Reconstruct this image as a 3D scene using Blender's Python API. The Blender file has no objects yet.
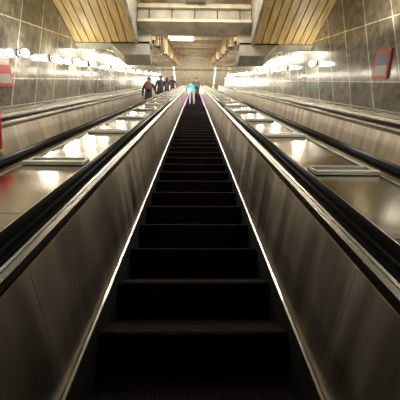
import bpy, bmesh, math, random
from mathutils import Vector, Matrix, Euler
random.seed(4)
A=math.radians(30); C=math.cos(A); Sn=math.sin(A); T=math.tan(A)
sc=bpy.context.scene
try:
    sc.view_settings.view_transform='Standard'
    sc.view_settings.look='None'
except Exception as e: print(e)

def S(x,v,n): return Vector((x, v*C-n*Sn, v*Sn+n*C))

# ---------------------------------------------------------------- materials
def mat(name,col,rough=.5,metal=0,emit=None,es=0,noise=None,bump=None,coat=0,stretch=(1,1,1)):
    m=bpy.data.materials.new(name); m.use_nodes=True
    nt=m.node_tree; b=nt.nodes['Principled BSDF']
    b.inputs['Base Color'].default_value=(*col,1); b.inputs['Roughness'].default_value=rough
    b.inputs['Metallic'].default_value=metal
    if coat: b.inputs['Coat Weight'].default_value=coat
    if emit: b.inputs['Emission Color'].default_value=(*emit,1); b.inputs['Emission Strength'].default_value=es
    if noise:
        tc=nt.nodes.new('ShaderNodeTexCoord'); mp=nt.nodes.new('ShaderNodeMapping')
        mp.inputs['Rotation'].default_value=(-A,0,0) if noise.get('slope') else (0,0,0)
        sm=nt.nodes.new('ShaderNodeVectorMath'); sm.operation='MULTIPLY'; sm.inputs[1].default_value=stretch
        nz=nt.nodes.new('ShaderNodeTexNoise'); nz.inputs['Scale'].default_value=noise['scale']; nz.inputs['Detail'].default_value=noise.get('detail',4)
        nt.links.new(tc.outputs['Object'],mp.inputs[0]); nt.links.new(mp.outputs[0],sm.inputs[0]); nt.links.new(sm.outputs[0],nz.inputs['Vector'])
        cr=nt.nodes.new('ShaderNodeMapRange'); cr.inputs['From Min'].default_value=.3; cr.inputs['From Max'].default_value=.7
        nt.links.new(nz.outputs[0],cr.inputs['Value'])
        a=noise.get('amt',.3)
        mx=nt.nodes.new('ShaderNodeMix'); mx.data_type='RGBA'
        mx.inputs['A'].default_value=(*[c*(1-a) for c in col],1); mx.inputs['B'].default_value=(*[min(1,c*(1+a)) for c in col],1)
        nt.links.new(cr.outputs[0],mx.inputs['Factor']); nt.links.new(mx.outputs['Result'],b.inputs['Base Color'])
        if noise.get('rough'):
            r2=nt.nodes.new('ShaderNodeMapRange'); r2.inputs['To Min'].default_value=rough-noise['rough']; r2.inputs['To Max'].default_value=rough+noise['rough']
            nt.links.new(nz.outputs[0],r2.inputs['Value']); nt.links.new(r2.outputs[0],b.inputs['Roughness'])
        if bump:
            bp=nt.nodes.new('ShaderNodeBump'); bp.inputs['Strength'].default_value=bump; bp.inputs['Distance'].default_value=.01
            nt.links.new(nz.outputs[0],bp.inputs['Height']); nt.links.new(bp.outputs[0],b.inputs['Normal'])
    return m

M_steel=mat('brushed_steel',(.46,.44,.40),.28,1,noise={'scale':2,'slope':1,'amt':.2,'rough':.08},stretch=(1,.25,14))
M_panel=mat('balustrade_steel',(.70,.65,.585),.37,1,noise={'scale':2.0,'slope':1,'amt':.32,'rough':.16},stretch=(1,2.6,.4),bump=.03)
M_deck=mat('deck_steel',(.60,.57,.49),.16,1,noise={'scale':2.5,'slope':1,'amt':.35,'rough':.14},bump=.07)
M_bright=mat('polished_trim',(.72,.70,.64),.32,1)
M_plate=mat('plate_steel',(.9,.89,.84),.5,1)
M_rubber=mat('handrail_rubber',(.008,.008,.009),.32)
M_dark=mat('dark_void',(.006,.006,.006),.8)
M_conc=mat('concrete',(.33,.305,.255),.8,noise={'scale':3,'amt':.3},bump=.3)
M_white=mat('painted_beam',(.52,.46,.35),.6,noise={'scale':4,'amt':.25})
M_och=mat('ochre_fin',(.54,.40,.22),.5,noise={'scale':3,'amt':.3})
M_floor=mat('floor_stone',(.18,.17,.16),.35,noise={'scale':5,'amt':.3})
M_lamp=mat('lamp_glass',(1,1,1),.3,emit=(1,.95,.84),es=30)
M_tube=mat('tube_light',(1,1,1),.3,emit=(1,.92,.76),es=2.0)
M_panelight=mat('light_panel',(1,1,1),.3,emit=(1,.96,.86),es=9)
M_purp=mat('purple_glow',(.4,.1,.7),.4,emit=(.55,.12,.9),es=2.2)
M_red=mat('poster_red',(.50,.05,.03),.4)
M_pw=mat('poster_white',(.42,.42,.38),.4)
M_pb=mat('poster_print',(.12,.14,.18),.4)
M_brk=mat('lamp_bracket',(.3,.3,.3),.35,1)

def stepmat():
    m=mat('step_metal',(.030,.022,.019),.6,.0); nt=m.node_tree; b=nt.nodes['Principled BSDF']
    b.inputs['Specular IOR Level'].default_value=.08
    tc=nt.nodes.new('ShaderNodeTexCoord'); w=nt.nodes.new('ShaderNodeTexWave'); w.bands_direction='X'
    w.inputs['Scale'].default_value=18
    nt.links.new(tc.outputs['Object'],w.inputs['Vector'])
    bp=nt.nodes.new('ShaderNodeBump'); bp.inputs['Strength'].default_value=.7; bp.inputs['Distance'].default_value=.006
    nt.links.new(w.outputs['Fac'],bp.inputs['Height']); nt.links.new(bp.outputs[0],b.inputs['Normal'])
    mx=nt.nodes.new('ShaderNodeMix'); mx.data_type='RGBA'
    mx.inputs['A'].default_value=(.002,.0011,.0011,1); mx.inputs['B'].default_value=(.014,.0068,.0055,1)
    nt.links.new(w.outputs['Fac'],mx.inputs['Factor']); nt.links.new(mx.outputs['Result'],b.inputs['Base Color'])
    return m
M_step=stepmat()

def wallmat():
    m=bpy.data.materials.new('wall_marble'); m.use_nodes=True; nt=m.node_tree; b=nt.nodes['Principled BSDF']
    tc=nt.nodes.new('ShaderNodeTexCoord'); sp=nt.nodes.new('ShaderNodeSeparateXYZ'); nt.links.new(tc.outputs['Object'],sp.inputs[0])
    mu=nt.nodes.new('ShaderNodeMath'); mu.operation='MULTIPLY_ADD'; mu.inputs[1].default_value=-T
    nt.links.new(sp.outputs['Y'],mu.inputs[0]); nt.links.new(sp.outputs['Z'],mu.inputs[2])
    co=nt.nodes.new('ShaderNodeCombineXYZ'); nt.links.new(sp.outputs['Y'],co.inputs[0]); nt.links.new(mu.outputs[0],co.inputs[1])
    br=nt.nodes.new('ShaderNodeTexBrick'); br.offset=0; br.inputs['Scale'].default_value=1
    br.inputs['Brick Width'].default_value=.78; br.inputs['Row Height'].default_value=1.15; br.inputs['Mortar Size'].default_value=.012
    br.inputs['Color1'].default_value=(.22,.20,.16,1); br.inputs['Color2'].default_value=(.13,.118,.095,1); br.inputs['Mortar'].default_value=(.6,.56,.47,1)  # joints coloured pale to paint in reflected light streaks on the wall
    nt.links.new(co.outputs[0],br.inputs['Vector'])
    nz=nt.nodes.new('ShaderNodeTexNoise'); nz.inputs['Scale'].default_value=3.2; nz.inputs['Detail'].default_value=8; nz.inputs['Distortion'].default_value=1.6
    nt.links.new(tc.outputs['Object'],nz.inputs['Vector'])
    r=nt.nodes.new('ShaderNodeMapRange'); r.inputs['From Min'].default_value=.3; r.inputs['From Max'].default_value=.7; r.inputs['To Min'].default_value=.5; r.inputs['To Max'].default_value=1.5
    nt.links.new(nz.outputs[0],r.inputs['Value'])
    vm=nt.nodes.new('ShaderNodeVectorMath'); vm.operation='SCALE'; nt.links.new(br.outputs['Color'],vm.inputs[0]); nt.links.new(r.outputs[0],vm.inputs['Scale'])
    nt.links.new(vm.outputs[0],b.inputs['Base Color'])
    b.inputs['Roughness'].default_value=.13; b.inputs['IOR'].default_value=1.75
    bp=nt.nodes.new('ShaderNodeBump'); bp.invert=True; bp.inputs['Strength'].default_value=.4; bp.inputs['Distance'].default_value=.01
    nt.links.new(br.outputs['Fac'],bp.inputs['Height']); nt.links.new(bp.outputs[0],b.inputs['Normal'])
    return m
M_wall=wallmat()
M_slat=mat('wood_slat',(.56,.40,.17),.45,noise={'scale':3,'amt':.35},stretch=(6,.6,1))

# ---------------------------------------------------------------- mesh builder
class MB:
    def __init__(s,name): s.bm=bmesh.new(); s.name=name; s.mats=[]
    def mi(s,m):
        if m not in s.mats: s.mats.append(m)
        return s.mats.index(m)
    def hexa(s,pts,m):
        v=[s.bm.verts.new(p) for p in pts]
        i=s.mi(m)
        for f in ((0,3,2,1),(4,5,6,7),(0,1,5,4),(1,2,6,5),(2,3,7,6),(3,0,4,7)):
            fc=s.bm.faces.new([v[k] for k in f]); fc.material_index=i
    def sbox(s,x0,x1,v0,v1,n0,n1,m):   # slope-aligned
        s.hexa([S(x0,v0,n0),S(x1,v0,n0),S(x1,v1,n0),S(x0,v1,n0),S(x0,v0,n1),S(x1,v0,n1),S(x1,v1,n1),S(x0,v1,n1)],m)
    def wbox(s,x0,x1,y0,y1,z0,z1,m):
        s.hexa([Vector(p) for p in ((x0,y0,z0),(x1,y0,z0),(x1,y1,z0),(x0,y1,z0),(x0,y0,z1),(x1,y0,z1),(x1,y1,z1),(x0,y1,z1))],m)
    def extr(s,prof,v0,v1,m,smooth=False):  # prof [(x,n)] extruded along slope
        a=[s.bm.verts.new(S(x,v0,n)) for x,n in prof]; b=[s.bm.verts.new(S(x,v1,n)) for x,n in prof]
        i=s.mi(m); k=len(prof)
        for j in range(k):
            f=s.bm.faces.new([a[j],a[(j+1)%k],b[(j+1)%k],b[j]]); f.material_index=i; f.smooth=smooth
        f=s.bm.faces.new(a[::-1]); f.material_index=i
        f=s.bm.faces.new(b); f.material_index=i
    def add(s,me,mats,M=None,fn=None):
        off=[s.mi(m) for m in mats]
        vs=[]
        for v in me.vertices:
            p=v.co.copy()
            if fn: p=fn(p)
            if M: p=M@p
            vs.append(s.bm.verts.new(p))
        for p in me.polygons:
            try:
                f=s.bm.faces.new([vs[k] for k in p.vertices]); f.material_index=off[p.material_index]; f.smooth=True
            except ValueError: pass
    def done(s,parent=None):
        bmesh.ops.recalc_face_normals(s.bm,faces=s.bm.faces)
        me=bpy.data.meshes.new(s.name); s.bm.to_mesh(me); s.bm.free()
        for m in s.mats: me.materials.append(m)
        o=bpy.data.objects.new(s.name,me); sc.collection.objects.link(o)
        if parent: o.parent=parent
        return o
def empty(name):
    o=bpy.data.objects.new(name,None); sc.collection.objects.link(o); return o

V0,V1=-5.0,36.0
STEPN=-1.24
# ---------------------------------------------------------------- escalators
def escalator(cx):
    e=empty('escalator')
    b=MB('steps')
    k=int(V0/(.4/C))
    while k*.4/C < V1:
        p=S(0,k*.4/C,STEPN); y,z=p.y,p.z
        prof=[(y,z-.012),(y+.012,z),(y+.412,z),(y+.412,z-.25),(y+.03,z-.25),(y+.012,z-.12)]
        L=[b.bm.verts.new((cx-.492,a,c)) for a,c in prof]; R=[b.bm.verts.new((cx+.492,a,c)) for a,c in prof]
        i=b.mi(M_step); n=len(prof)
        for j in range(n):
            b.bm.faces.new([L[j],L[(j+1)%n],R[(j+1)%n],R[j]]).material_index=i
        b.bm.faces.new(L[::-1]).material_index=i; b.bm.faces.new(R).material_index=i
        k+=1
    b.done(e)
    for sgn,nm in ((-1,'left'),(1,'right')):
        X=lambda a: cx+sgn*a
        b=MB('balustrade_'+nm)
        b.extr([(X(.50),-1.5),(X(.50),-1.185),(X(.53),-1.185),(X(.53),-1.5)],V0,V1,M_dark)
        b.extr([(X(.498),-1.185),(X(.500),-1.172),(X(.511),-1.169),(X(.516),-1.185)],V0,V1,M_bright)
        b.extr([(X(.55),-1.19),(X(.61),-.60),(X(.66),-.60),(X(.62),-1.5),(X(.54),-1.5)],V0,V1,M_dark)
        v=V0
        while v<V1:
            b.extr([(X(.516),-1.182),(X(.572),-.615),(X(.582),-.615),(X(.53),-1.182)],v+.002,min(V1,v+1.498),M_panel)
            v+=1.5
        b.extr([(X(.574),-.615),(X(.568),-.605),(X(.566),-.565),(X(.580),-.553),(X(.585),-.615)],V0,V1,M_steel)
        b.extr([(X(.580),-.553),(X(.579),-.545),(X(.588),-.542),(X(.590),-.553)],V0,V1,M_bright)
        b.extr([(X(.588),-.60),(X(.588),-.553),(X(.612),-.550),(X(.612),-.60)],V0,V1,M_steel)
        b.extr([(X(.612),-.60),(X(.612),-.548),(X(.668),-.548),(X(.668),-.60)],V0,V1,M_dark)
        b.extr([(X(.668),-.60),(X(.668),-.548),(X(.70),-.548),(X(.70),-.60)],V0,V1,M_steel)
        b.done(e)
        b=MB('handrail_'+nm)
        pr=[]
        for t in range(14):
            a=math.pi*2*t/14; ca,sa=math.cos(a),math.sin(a)
            pr.append((X(.645+.038*math.copysign(abs(ca)**.7,ca)), -.518+.020*math.copysign(abs(sa)**.8,sa)))
        b.extr(pr,V0,V1,M_rubber,True)
        b.done(e)
    b=MB('skirt_glow')  # glowing strips that paint a purple reflection onto the skirts
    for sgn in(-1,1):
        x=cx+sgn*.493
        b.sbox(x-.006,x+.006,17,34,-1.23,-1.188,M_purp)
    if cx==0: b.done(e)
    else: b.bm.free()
    return e
for cx in(0,-1.92,1.92): escalator(cx)

# ---------------------------------------------------------------- decks between escalators
def deck(x0,x1,name,bars=True,ph=0):
    e=empty(name)
    b=MB('deck_panels')
    b.extr([(x0,-.62),(x0,-.57),(x1,-.57),(x1,-.62)],V0,V1,M_dark)
    v=V0+ph
    while v<V1:
        b.sbox(x0+.002,x1-.002,v+.004,min(V1,v+1.446),-.57,-.555,M_deck); v+=1.45
    for a,bb in((x0+.03,x0+.040),(x1-.040,x1-.03)):
        b.sbox(a,bb,V0,V1,-.555,-.549,M_bright)
    b.done(e)
    if bars:
        b=MB('anti_slide_plates')
        v=(2.20 if x0<0 else 1.98)-1.45*4
        while v<V1-1:
            b.sbox(x0+.06,x1-.06,v,v+.16,-.555,-.549,M_dark)
            b.sbox(x0+.06,x1-.06,v-.004,v+.028,-.549,-.525,M_plate)
            b.sbox(x0+.06,x1-.06,v+.14,v+.160,-.549,-.530,M_plate)
            for q in(x0+.06,x1-.075): b.sbox(q,q+.015,v+.028,v+.14,-.549,-.533,M_plate)
            b.sbox(x0+.085,x1-.085,v+.038,v+.13,-.549,-.540,M_steel)
            v+=1.45
        b.done(e)
deck(.70,1.22,'escalator_deck',ph=.3)
deck(-1.22,-.70,'escalator_deck',ph=.55)
deck(2.62,3.135,'escalator_deck',False)
deck(-3.135,-2.62,'escalator_deck',False)

# ---------------------------------------------------------------- shell
for sgn,nm in((-1,'wall_left'),(1,'wall_right')):
    b=MB(nm); x0,x1=sorted((sgn*3.2,sgn*3.4))
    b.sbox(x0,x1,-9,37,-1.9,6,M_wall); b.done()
    b=MB('trim_1' if sgn<0 else 'trim_2'); x0,x1=sorted((sgn*3.14,sgn*3.199))
    b.sbox(x0,x1,V0,36,-.555,-.47,M_steel); b.sbox(x0,x1,V0,36,-.46,-.45,M_bright); b.done()
b=MB('floor'); b.sbox(-3.2,3.2,V0,36,-1.9,-1.62,M_conc)
pl=S(0,V0,STEPN); b.wbox(-3.2,3.2,-10,pl.y-.02,pl.z-.3,pl.z,M_floor)
pu=S(0,V1,STEPN); b.wbox(-9,9,pu.y+.5,52,pu.z-.3,pu.z,M_floor); b.done()
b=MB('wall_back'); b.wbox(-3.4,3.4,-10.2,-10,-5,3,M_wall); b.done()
b=MB('wall_hall_end'); b.wbox(-9,9,52,52.2,pu.z-.3,pu.z+6,M_white); b.done()
for sgn,nm in((-1,'wall_hall_left'),(1,'wall_hall_right')):
    b=MB(nm); x0,x1=sorted((sgn*9,sgn*9.2)); b.wbox(x0,x1,pu.y+.5,52,pu.z-.3,pu.z+6,M_white); b.done()
hz=pu.z+4.6
b=MB('ceiling_hall'); b.wbox(-9,9,pu.y-1,52,hz,hz+.2,M_white)
for i in range(5):
    y=pu.y+i*3.2; b.wbox(-9,9,y,y+.18,hz-.12,hz,M_och)
for x in(-4,-2.4,2.4,4): b.wbox(x-.06,x+.06,pu.y,51,hz-.06,hz,M_tube)
b.done()

# wood slatted ceilings, stepped sections
def slats(name,y0,y1,H,mir):
    b=MB(name)
    n=8; w=1.6/n
    for i in range(n):
        a=1.6+i*w; x0,x1=sorted((mir*(a+.013),mir*(a+w-.013)))
        b.wbox(x0,x1,y0,y1,H,H+.05,M_slat)
    x0,x1=sorted((mir*1.6,mir*3.2))
    b.wbox(x0,x1,y0,y1,H+.07,H+.2,M_dark)
    x0,x1=sorted((mir*1.52,mir*1.6)); b.wbox(x0,x1,y0,y1,H-.05,H+1.3,M_conc)
    b.done()
slats('ceiling_left',2.9,8.0,5.7,-1); slats('ceiling_right',2.9,8.0,5.7,1)
b=MB('ceiling_centre'); b.wbox(-1.6,1.6,2.9,7.7,7.0,7.2,M_conc)
b.wbox(-3.2,3.2,2.7,2.9,2.76,7.2,M_conc)
b.wbox(-3.2,3.2,-2.2,2.7,2.76,2.9,M_conc)
b.wbox(-3.2,3.2,-2.4,-2.2,-.2,2.9,M_conc)
b.wbox(-3.2,3.2,-10,-2.4,-.2,0,M_conc); b.done()
# main transverse beam
b=MB('ceiling_beam')
b.wbox(-1.5,1.5,7.75,8.25,6.16,6.5,M_conc); b.wbox(-1.5,1.5,7.68,8.3,6.5,6.62,M_white)
b.wbox(-1.5,1.5,7.70,8.28,6.10,6.18,M_white)
for x in(-1.2,-.6,0,.6,1.2): b.wbox(x-.01,x+.01,7.735,7.76,6.18,6.5,M_dark)
b.wbox(-.25,.3,7.5,7.7,6.62,6.9,M_brk); b.done()
for sgn in(-1,1):
    b=MB('ceiling_corbel'); 
    y0,y1=8.0,8.5; X=lambda a:sgn*a
    b.hexa([Vector(p) for p in((X(1.2),y0,5.34),(X(1.9),y0,5.34),(X(1.9),y1,5.34),(X(1.2),y1,5.34),(X(1.2),y0,5.72),(X(2.3),y0,5.72),(X(2.3),y1,5.72),(X(1.2),y1,5.72))],M_conc)
    b.wbox(*sorted((X(1.16),X(3.2))),8.0,8.25,5.66,5.95,M_conc)
    b.done()
# inclined side soffits + centre channel
b=MB('ceiling')
for sgn in(-1,1):
    x0,x1=sorted((sgn*1.62,sgn*3.2)); b.sbox(x0,x1,10.4,36,1.35,1.5,M_white)
    x0,x1=sorted((sgn*1.62,sgn*1.75)); b.sbox(x0,x1,10.4,36,1.35,2.9,M_och)
b.sbox(-1.75,1.75,10.4,36,2.7,2.9,M_white)
b.done()
b=MB('ceiling_ribs')
v=12.4; i=0
while v<36:
    b.sbox(-1.62,1.62,v,v+.14,1.98,2.22,M_white)
    b.sbox(-1.62,1.62,v+1.1,v+1.17,2.1,2.22,M_och)
    for sgn in(-1,1):
        x0,x1=sorted((sgn*1.45,sgn*1.62)); b.sbox(x0,x1,v,v+.22,1.3,2.2,M_och)
        b.sbox(x0,x1,v+.85,v+.95,1.35,2.0,M_och)
        x0,x1=sorted((sgn*1.75,sgn*3.2)); b.sbox(x0,x1,v,v+.12,1.2,1.35,M_white)
    v+=2.2; i+=1
for x in(-.85,0,.85): b.sbox(x-.05,x+.05,12.4,36,2.22,2.32,M_och)
b.done()
b=MB('ceiling_tube_lights')
v=13.4; i=0
while v<35:
    b.sbox(.45,.53,v-.8,v+.5,2.14,2.18,M_tube)
    if i%2: b.sbox(-1.0,.2,v,v+.07,2.14,2.18,M_tube)
    v+=2.2; i+=1
b.done()
b=MB('ceiling_light_panel'); b.sbox(-1.3,-.1,17.9,19.8,2.0,2.04,M_panelight); b.sbox(-1.35,-.05,17.85,19.85,2.04,2.06,M_brk); b.done()

# ---------------------------------------------------------------- wall lamps
def light(typ,name,loc,energy,col,**k):
    l=bpy.data.lights.new(name,typ); l.energy=energy; l.color=col
    for a,v in k.items(): setattr(l,a,v)
    o=bpy.data.objects.new(name,l); o.location=loc; sc.collection.objects.link(o); return o
def wall_lamp(sgn,v,e=17):
    b=MB('wall_lamp'); n=.43
    base=S(sgn*3.2,v,n)
    def disc(x0,r0,x1,r1,m,seg=14):
        a=[];c=[]
        for i in range(seg):
            t=2*math.pi*i/seg
            a.append(b.bm.verts.new((sgn*x0,base.y+r0*math.cos(t),base.z+r0*math.sin(t))))
            c.append(b.bm.verts.new((sgn*x1,base.y+r1*math.cos(t),base.z+r1*math.sin(t))))
        i0=b.mi(m)
        for i in range(seg):
            f=b.bm.faces.new([a[i],a[(i+1)%seg],c[(i+1)%seg],c[i]]); f.material_index=i0; f.smooth=True
        return a,c
    a,_=disc(3.2,.07,3.17,.065,M_brk); b.bm.faces.new(a)
    disc(3.17,.065,3.165,.025,M_brk); disc(3.165,.025,3.12,.025,M_brk)
    prev=(3.12,.025)
    for k in range(1,8):
        t=k/7*math.pi*.97; cur=(3.06+.06*math.cos(t),.02*(1-k/7)+.062*math.sin(t)); disc(*prev,*cur,M_lamp); prev=cur
    _,c=disc(*prev,prev[0]-.001,.002,M_lamp); b.bm.faces.new(c).material_index=b.mi(M_lamp)
    o=b.done()
    l=light('POINT','lamp_glow',base+Vector((-sgn*.30,0,0)),e,(1,.92,.73),shadow_soft_size=.05); l.parent=o
for v in(-3.4,-.6): 
    wall_lamp(-1,v,8); wall_lamp(1,v,8)
for v in(2.2,): 
    wall_lamp(-1,v,13); wall_lamp(1,v,13)
for v in(6.57,8.0,9.43,10.86,13.7,16.6,19.4,22.3,25.2,28,31): wall_lamp(-1,v)
for v in(9.3,12.2,15.1,18,20.8,23.7,26.5,29.4,32): wall_lamp(1,v)

def poster(sgn,v,n,w,h,kind):
    b=MB('wall_poster')
    X=lambda a:sorted((sgn*3.199,sgn*(3.2-a)))
    b.sbox(*X(.03),v-w/2,v+w/2,n-h/2,n+h/2,M_red)
    b.sbox(*X(.034),v-w/2+.05,v+w/2-.05,n-h/2+.05,n+h/2-.05,M_pw)
    if kind:
        b.sbox(*X(.036),v-w/2+.05,v+w/2-.05,n-.02,n+h/2-.05,M_pb)
    else:
        b.sbox(*X(.036),v-w/2+.05,v+w/2-.05,n-h/2+.2,n+h/2-.12,M_red)
    b.done()
poster(-1,5.95,.10,.46,.46,0)
poster(1,6.0,.28,.46,.46,1)

# out-of-view tube lights, added overhead to brighten the balustrade panels
def fill_fixture(x,y,z,L,e):
    b=MB('added_ceiling_lamp')
    b.wbox(x-L/2,x+L/2,y-.09,y+.09,z-.05,z,M_brk); b.wbox(x-L/2+.03,x+L/2-.03,y-.06,y+.06,z-.075,z-.05,M_tube); o=b.done()
    l=light('AREA','fill_glow',(x,y,z-.1),e,(1,.92,.75),shape='RECTANGLE',size=L,size_y=.12); l.parent=o
for x in(-1.9,1.9): fill_fixture(x,1.8,2.76,1.3,14)
for x in(-.7,.7):
    fill_fixture(x,4.2,7.0,1.2,60); fill_fixture(x,6.6,7.0,1.2,50)
for v in(13,18,23,28,33):
    l=light('AREA','ceiling_light',S(0,v,1.75),150,(1,.92,.74),shape='RECTANGLE',size=2.2,size_y=.5); l.rotation_euler=(A,0,0)
for v in(14,18,22,26,30,34):
    l=light('POINT','ceiling_light',S(0,v,1.3),34,(1,.89,.66),shadow_soft_size=.3)  # floating fill, added to light the rib undersides from below
light('AREA','hall_light',(0,40,hz-.4),700,(1,.93,.78),shape='RECTANGLE',size=10,size_y=8)
for x in(-4,0,4): light('POINT','hall_light',(x,35.5,pu.z+2.2),170,(1,.92,.75),shadow_soft_size=.4)  # mid-height fill without fittings, added to brighten the hall ceiling
for x in(-2.4,2.4):
    l=light('SPOT','ceiling_uplight',(x*1.1,4.2,3.3),110,(1,.88,.62),spot_size=1.9,shadow_soft_size=.1); l.rotation_euler=(math.radians(165),0,0)

# ---------------------------------------------------------------- people
def skin_mesh(chains,sub=2):
    me=bpy.data.meshes.new('tmp'); vs=[];es=[];rs=[];roots=[]
    for V,E in chains:
        o=len(vs); roots.append(o)
        vs+= [v[0] for v in V]; rs+=[v[1] for v in V]; es+=[(a+o,b+o) for a,b in E]
    me.from_pydata(vs,es,[]); ob=bpy.data.objects.new('tmp',me); sc.collection.objects.link(ob)
    m=ob.modifiers.new('s','SKIN'); m.use_smooth_shade=True
    if not me.skin_vertices: me.skin_vertices.new()
    for i,r in enumerate(rs):
        sv=me.skin_vertices[0].data[i]; sv.radius=r if isinstance(r,tuple) else (r,r); sv.use_root=i in roots
    s=ob.modifiers.new('u','SUBSURF'); s.levels=sub; s.render_levels=sub
    dg=bpy.context.evaluated_depsgraph_get(); dg.update()
    out=bpy.data.meshes.new_from_object(ob.evaluated_get(dg))
    bpy.data.objects.remove(ob); return out

def person(loc,yaw,shirt,pants,hair,skin=(.45,.28,.2),bend=0,hgt=1.72,arms='down',long_hair=False,bag=None):
    s=hgt/1.72
    ms=mat('shirt',shirt,.8); mp=mat('trousers',pants,.8); mh=mat('hair',hair,.5); mk=mat('skin',skin,.5); mo=mat('shoes',(.02,.02,.02),.5)
    me_=mat('eyes',(.02,.015,.01),.3); ml=mat('lips',(.4,.15,.12),.5)
    b=MB('person')
    if arms=='rail': aw={1:((.27,.03,1.14),(.42,.20,.98),(.45,.25,.965)),-1:((-.25,-.01,1.13),(-.26,.06,.88),(-.26,.08,.84))}
    elif arms=='fwd': aw={1:((.25,.16,1.22),(.18,.38,1.14),(.17,.43,1.14)),-1:((-.25,.16,1.22),(-.18,.38,1.14),(-.17,.43,1.14))}
    else: aw={1:((.25,-.01,1.13),(.26,.06,.88),(.26,.08,.84)),-1:((-.25,-.01,1.13),(-.26,.06,.88),(-.26,.08,.84))}
    V=[((0,0,.95),(.155,.115)),((0,0,1.08),(.14,.10)),((0,0,1.24),(.16,.11)),((0,0,1.38),(.15,.10)),((0,0,1.47),(.062,.06)),((0,.01,1.56),(.055,.055))]
    E=[(0,1),(1,2),(2,3),(3,4),(4,5)]
    for g in(1,-1):
        k=len(V); e,w,h=aw[g]
        V+=[((g*.17,0,1.40),.062),(e,.045),(w,.032)]; E+=[(3,k),(k,k+1),(k+1,k+2)]
        k=len(V)
        V+=[((g*.095,0,.86),.09),((g*.105,.02,.50),.062),((g*.11,-.02,.26),.055),((g*.11,-.01,.09),.04),((g*.12,.13,.04),.036)]
        E+=[(0,k),(k,k+1),(k+1,k+2),(k+2,k+3),(k+3,k+4)]
    body=skin_mesh([(V,E)])
    for q in(ms,mp,mk,mo): body.materials.append(q)
    for p in body.polygons:
        c=p.center
        p.material_index = 3 if c.z<.1 else (1 if (c.z<.93 and abs(c.x)<.21) else (2 if c.z>1.475 and abs(c.x)<.08 else 0))
    def bf(p):
        if not bend: return p
        t=min(1,max(0,(p.z-.85)/.25)); t=t*t*(3-2*t)
        if abs(p.x)>.2 or p.y>.2: t=1 if p.z>.8 else t
        R=Matrix.Rotation(-bend*t,3,'X'); q=p-Vector((0,0,.95)); return R@q+Vector((0,0,.95))
    M=Matrix.Translation(loc)@Matrix.Rotation(yaw,4,'Z')@Matrix.Scale(s,4)
    b.add(body,[ms,mp,mk,mo],M,bf)
    ch=[]
    for g in(1,-1):
        e,w,h=[Vector(q) for q in aw[g]]
        d=(h-w).normalized(); side=Vector((0,1,0)) if arms=='down' else Vector((-g,0,0)); side=(side-d*side.dot(d)).normalized()
        nrm=d.cross(side)
        if arms=='rail' or arms=='fwd':
            if nrm.z>0: nrm=-nrm
        elif nrm.x*g>0: nrm=-nrm
        ch.append(([(tuple(w),(.03,.024)),(tuple(w+d*.05),(.038,.016)),(tuple(w+d*.09),(.040,.015))],[(0,1),(1,2)]))
        for i,Ln in enumerate((.07,.078,.072,.056)):
            o=w+d*.085+side*(.027-.018*i)
            p1=o+d*Ln*.5+nrm*.006; p2=p1+d*Ln*.3+nrm*.016; p3=p2+d*Ln*.15+nrm*.016
            ch.append(([(tuple(o),.009),(tuple(p1),.0085),(tuple(p2),.008),(tuple(p3),.007)],[(0,1),(1,2),(2,3)]))
        o=w+d*.035+side*.03
        ch.append(([(tuple(o),.012),(tuple(o+d*.03+side*.025),.01),(tuple(o+d*.058+side*.032+nrm*.01),.008)],[(0,1),(1,2)]))
    hm=skin_mesh(ch,1); hm.materials.clear(); hm.materials.append(mk)
    for p in hm.polygons: p.material_index=0
    b.add(hm,[mk],M,bf)
    def sph(c,r,m,fn=None,seg=20,rings=14,keep=None):
        bm=bmesh.new(); bmesh.ops.create_uvsphere(bm,u_segments=seg,v_segments=rings,radius=1)
        if keep: bmesh.ops.delete(bm,geom=[v for v in bm.verts if not keep(v.co)],context='VERTS')
        for v in bm.verts:
            q=v.co.copy()
            if fn: q=fn(q)
            v.co=Vector((c[0]+q.x*r[0],c[1]+q.y*r[1],c[2]+q.z*r[2]))
        t=bpy.data.meshes.new('t'); bm.to_mesh(t); bm.free(); t.materials.append(m); b.add(t,[m],M,bf)
    def hf(q):
        q=q.copy()
        if q.z<0: q.x*=1+.28*q.z; 
        if q.y>0 and q.z<-.3: q.y*=1.05
        if q.y>.85 and abs(q.x)<.22 and -.35<q.z<.1: q.y+=.18*(1-abs(q.x)/.22)
        return q
    hc=(0,.02,1.625)
    sph(hc,(.076,.095,.115),mk,hf,28,20)
    for g in(1,-1):
        sph((g*.078,.01,1.615),(.010,.02,.032),mk,None,10,8)
        sph((g*.03,.108,1.63),(.012,.008,.007),me_,None,8,6)
    sph((0,.113,1.575),(.024,.008,.007),ml,None,8,6)
    sph((0,.005,1.64),(.085,.10,.115),mh,None,24,16,keep=lambda q:q.z>.35 or (q.y<.15 and q.z>-.55))
    if long_hair: sph((0,-.06,1.53),(.085,.05,.17),mh)
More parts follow.
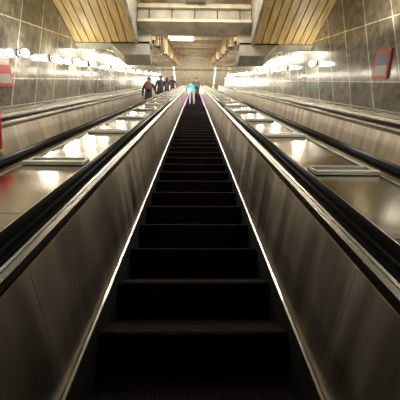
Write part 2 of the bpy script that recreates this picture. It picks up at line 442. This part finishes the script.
    if bag:
        mb=mat('bag_fabric',bag,.7)
        sph((0,-.17,1.24),(.15,.09,.21),mb,lambda q:Vector([math.copysign(abs(t)**.6,t) for t in q]))
        for g in(1,-1): 
            st=skin_mesh([([((g*.10,-.14,1.12),.014),((g*.11,-.09,1.43),.014),((g*.11,.02,1.46),.014),((g*.11,.12,1.36),.014),((g*.12,.12,1.2),.014),((g*.13,-.1,1.1),.014)],[(0,1),(1,2),(2,3),(3,4),(4,5)])],1)
            st.materials.clear(); st.materials.append(mb)
            for p in st.polygons: p.material_index=0
            b.add(st,[mb],M,bf)
    return b.done()
def on_step(cx,v):
    k=round(v/(.4/C)); p=S(cx,k*.4/C,STEPN); return Vector((cx,p.y+.19,p.z+.003))
person(on_step(-.14,18.5),0.2,(.02,.36,.34),(.30,.34,.34),(.02,.015,.01),bend=.6,arms='fwd')
person(on_step(.14,27),0,(.12,.12,.13),(.05,.05,.07),(.02,.015,.01),hgt=1.75)
person(on_step(-1.85,13.4),0,(.02,.02,.025),(.02,.02,.03),(.02,.015,.01),hgt=1.62,arms='rail',bag=(.10,.03,.04))
person(on_step(-1.68,16.6),.1,(.025,.02,.03),(.03,.03,.04),(.015,.01,.01),hgt=1.76,arms='down')
person(on_step(-1.65,20.5),0,(.12,.04,.07),(.03,.03,.05),(.02,.01,.01),hgt=1.66,long_hair=True)
person(on_step(-1.62,25),0,(.03,.03,.05),(.03,.03,.05),(.02,.01,.01),hgt=1.78)
person(on_step(-2.01,2.35),0,(.70,.02,.02),(.03,.03,.05),(.02,.01,.01),hgt=1.70)

# ---------------------------------------------------------------- world & camera
w=bpy.data.worlds.new('w'); sc.world=w; w.use_nodes=True
w.node_tree.nodes['Background'].inputs[0].default_value=(.5,.5,.55,1); w.node_tree.nodes['Background'].inputs[1].default_value=.03
cd=bpy.data.cameras.new('camera'); cam=bpy.data.objects.new('camera',cd); sc.collection.objects.link(cam)
cd.sensor_width=36; cd.lens=29.7; cd.clip_start=.02
cam.rotation_euler=Euler((math.radians(90+10.02),0,math.radians(-1.04)),'XYZ')
sc.camera=cam
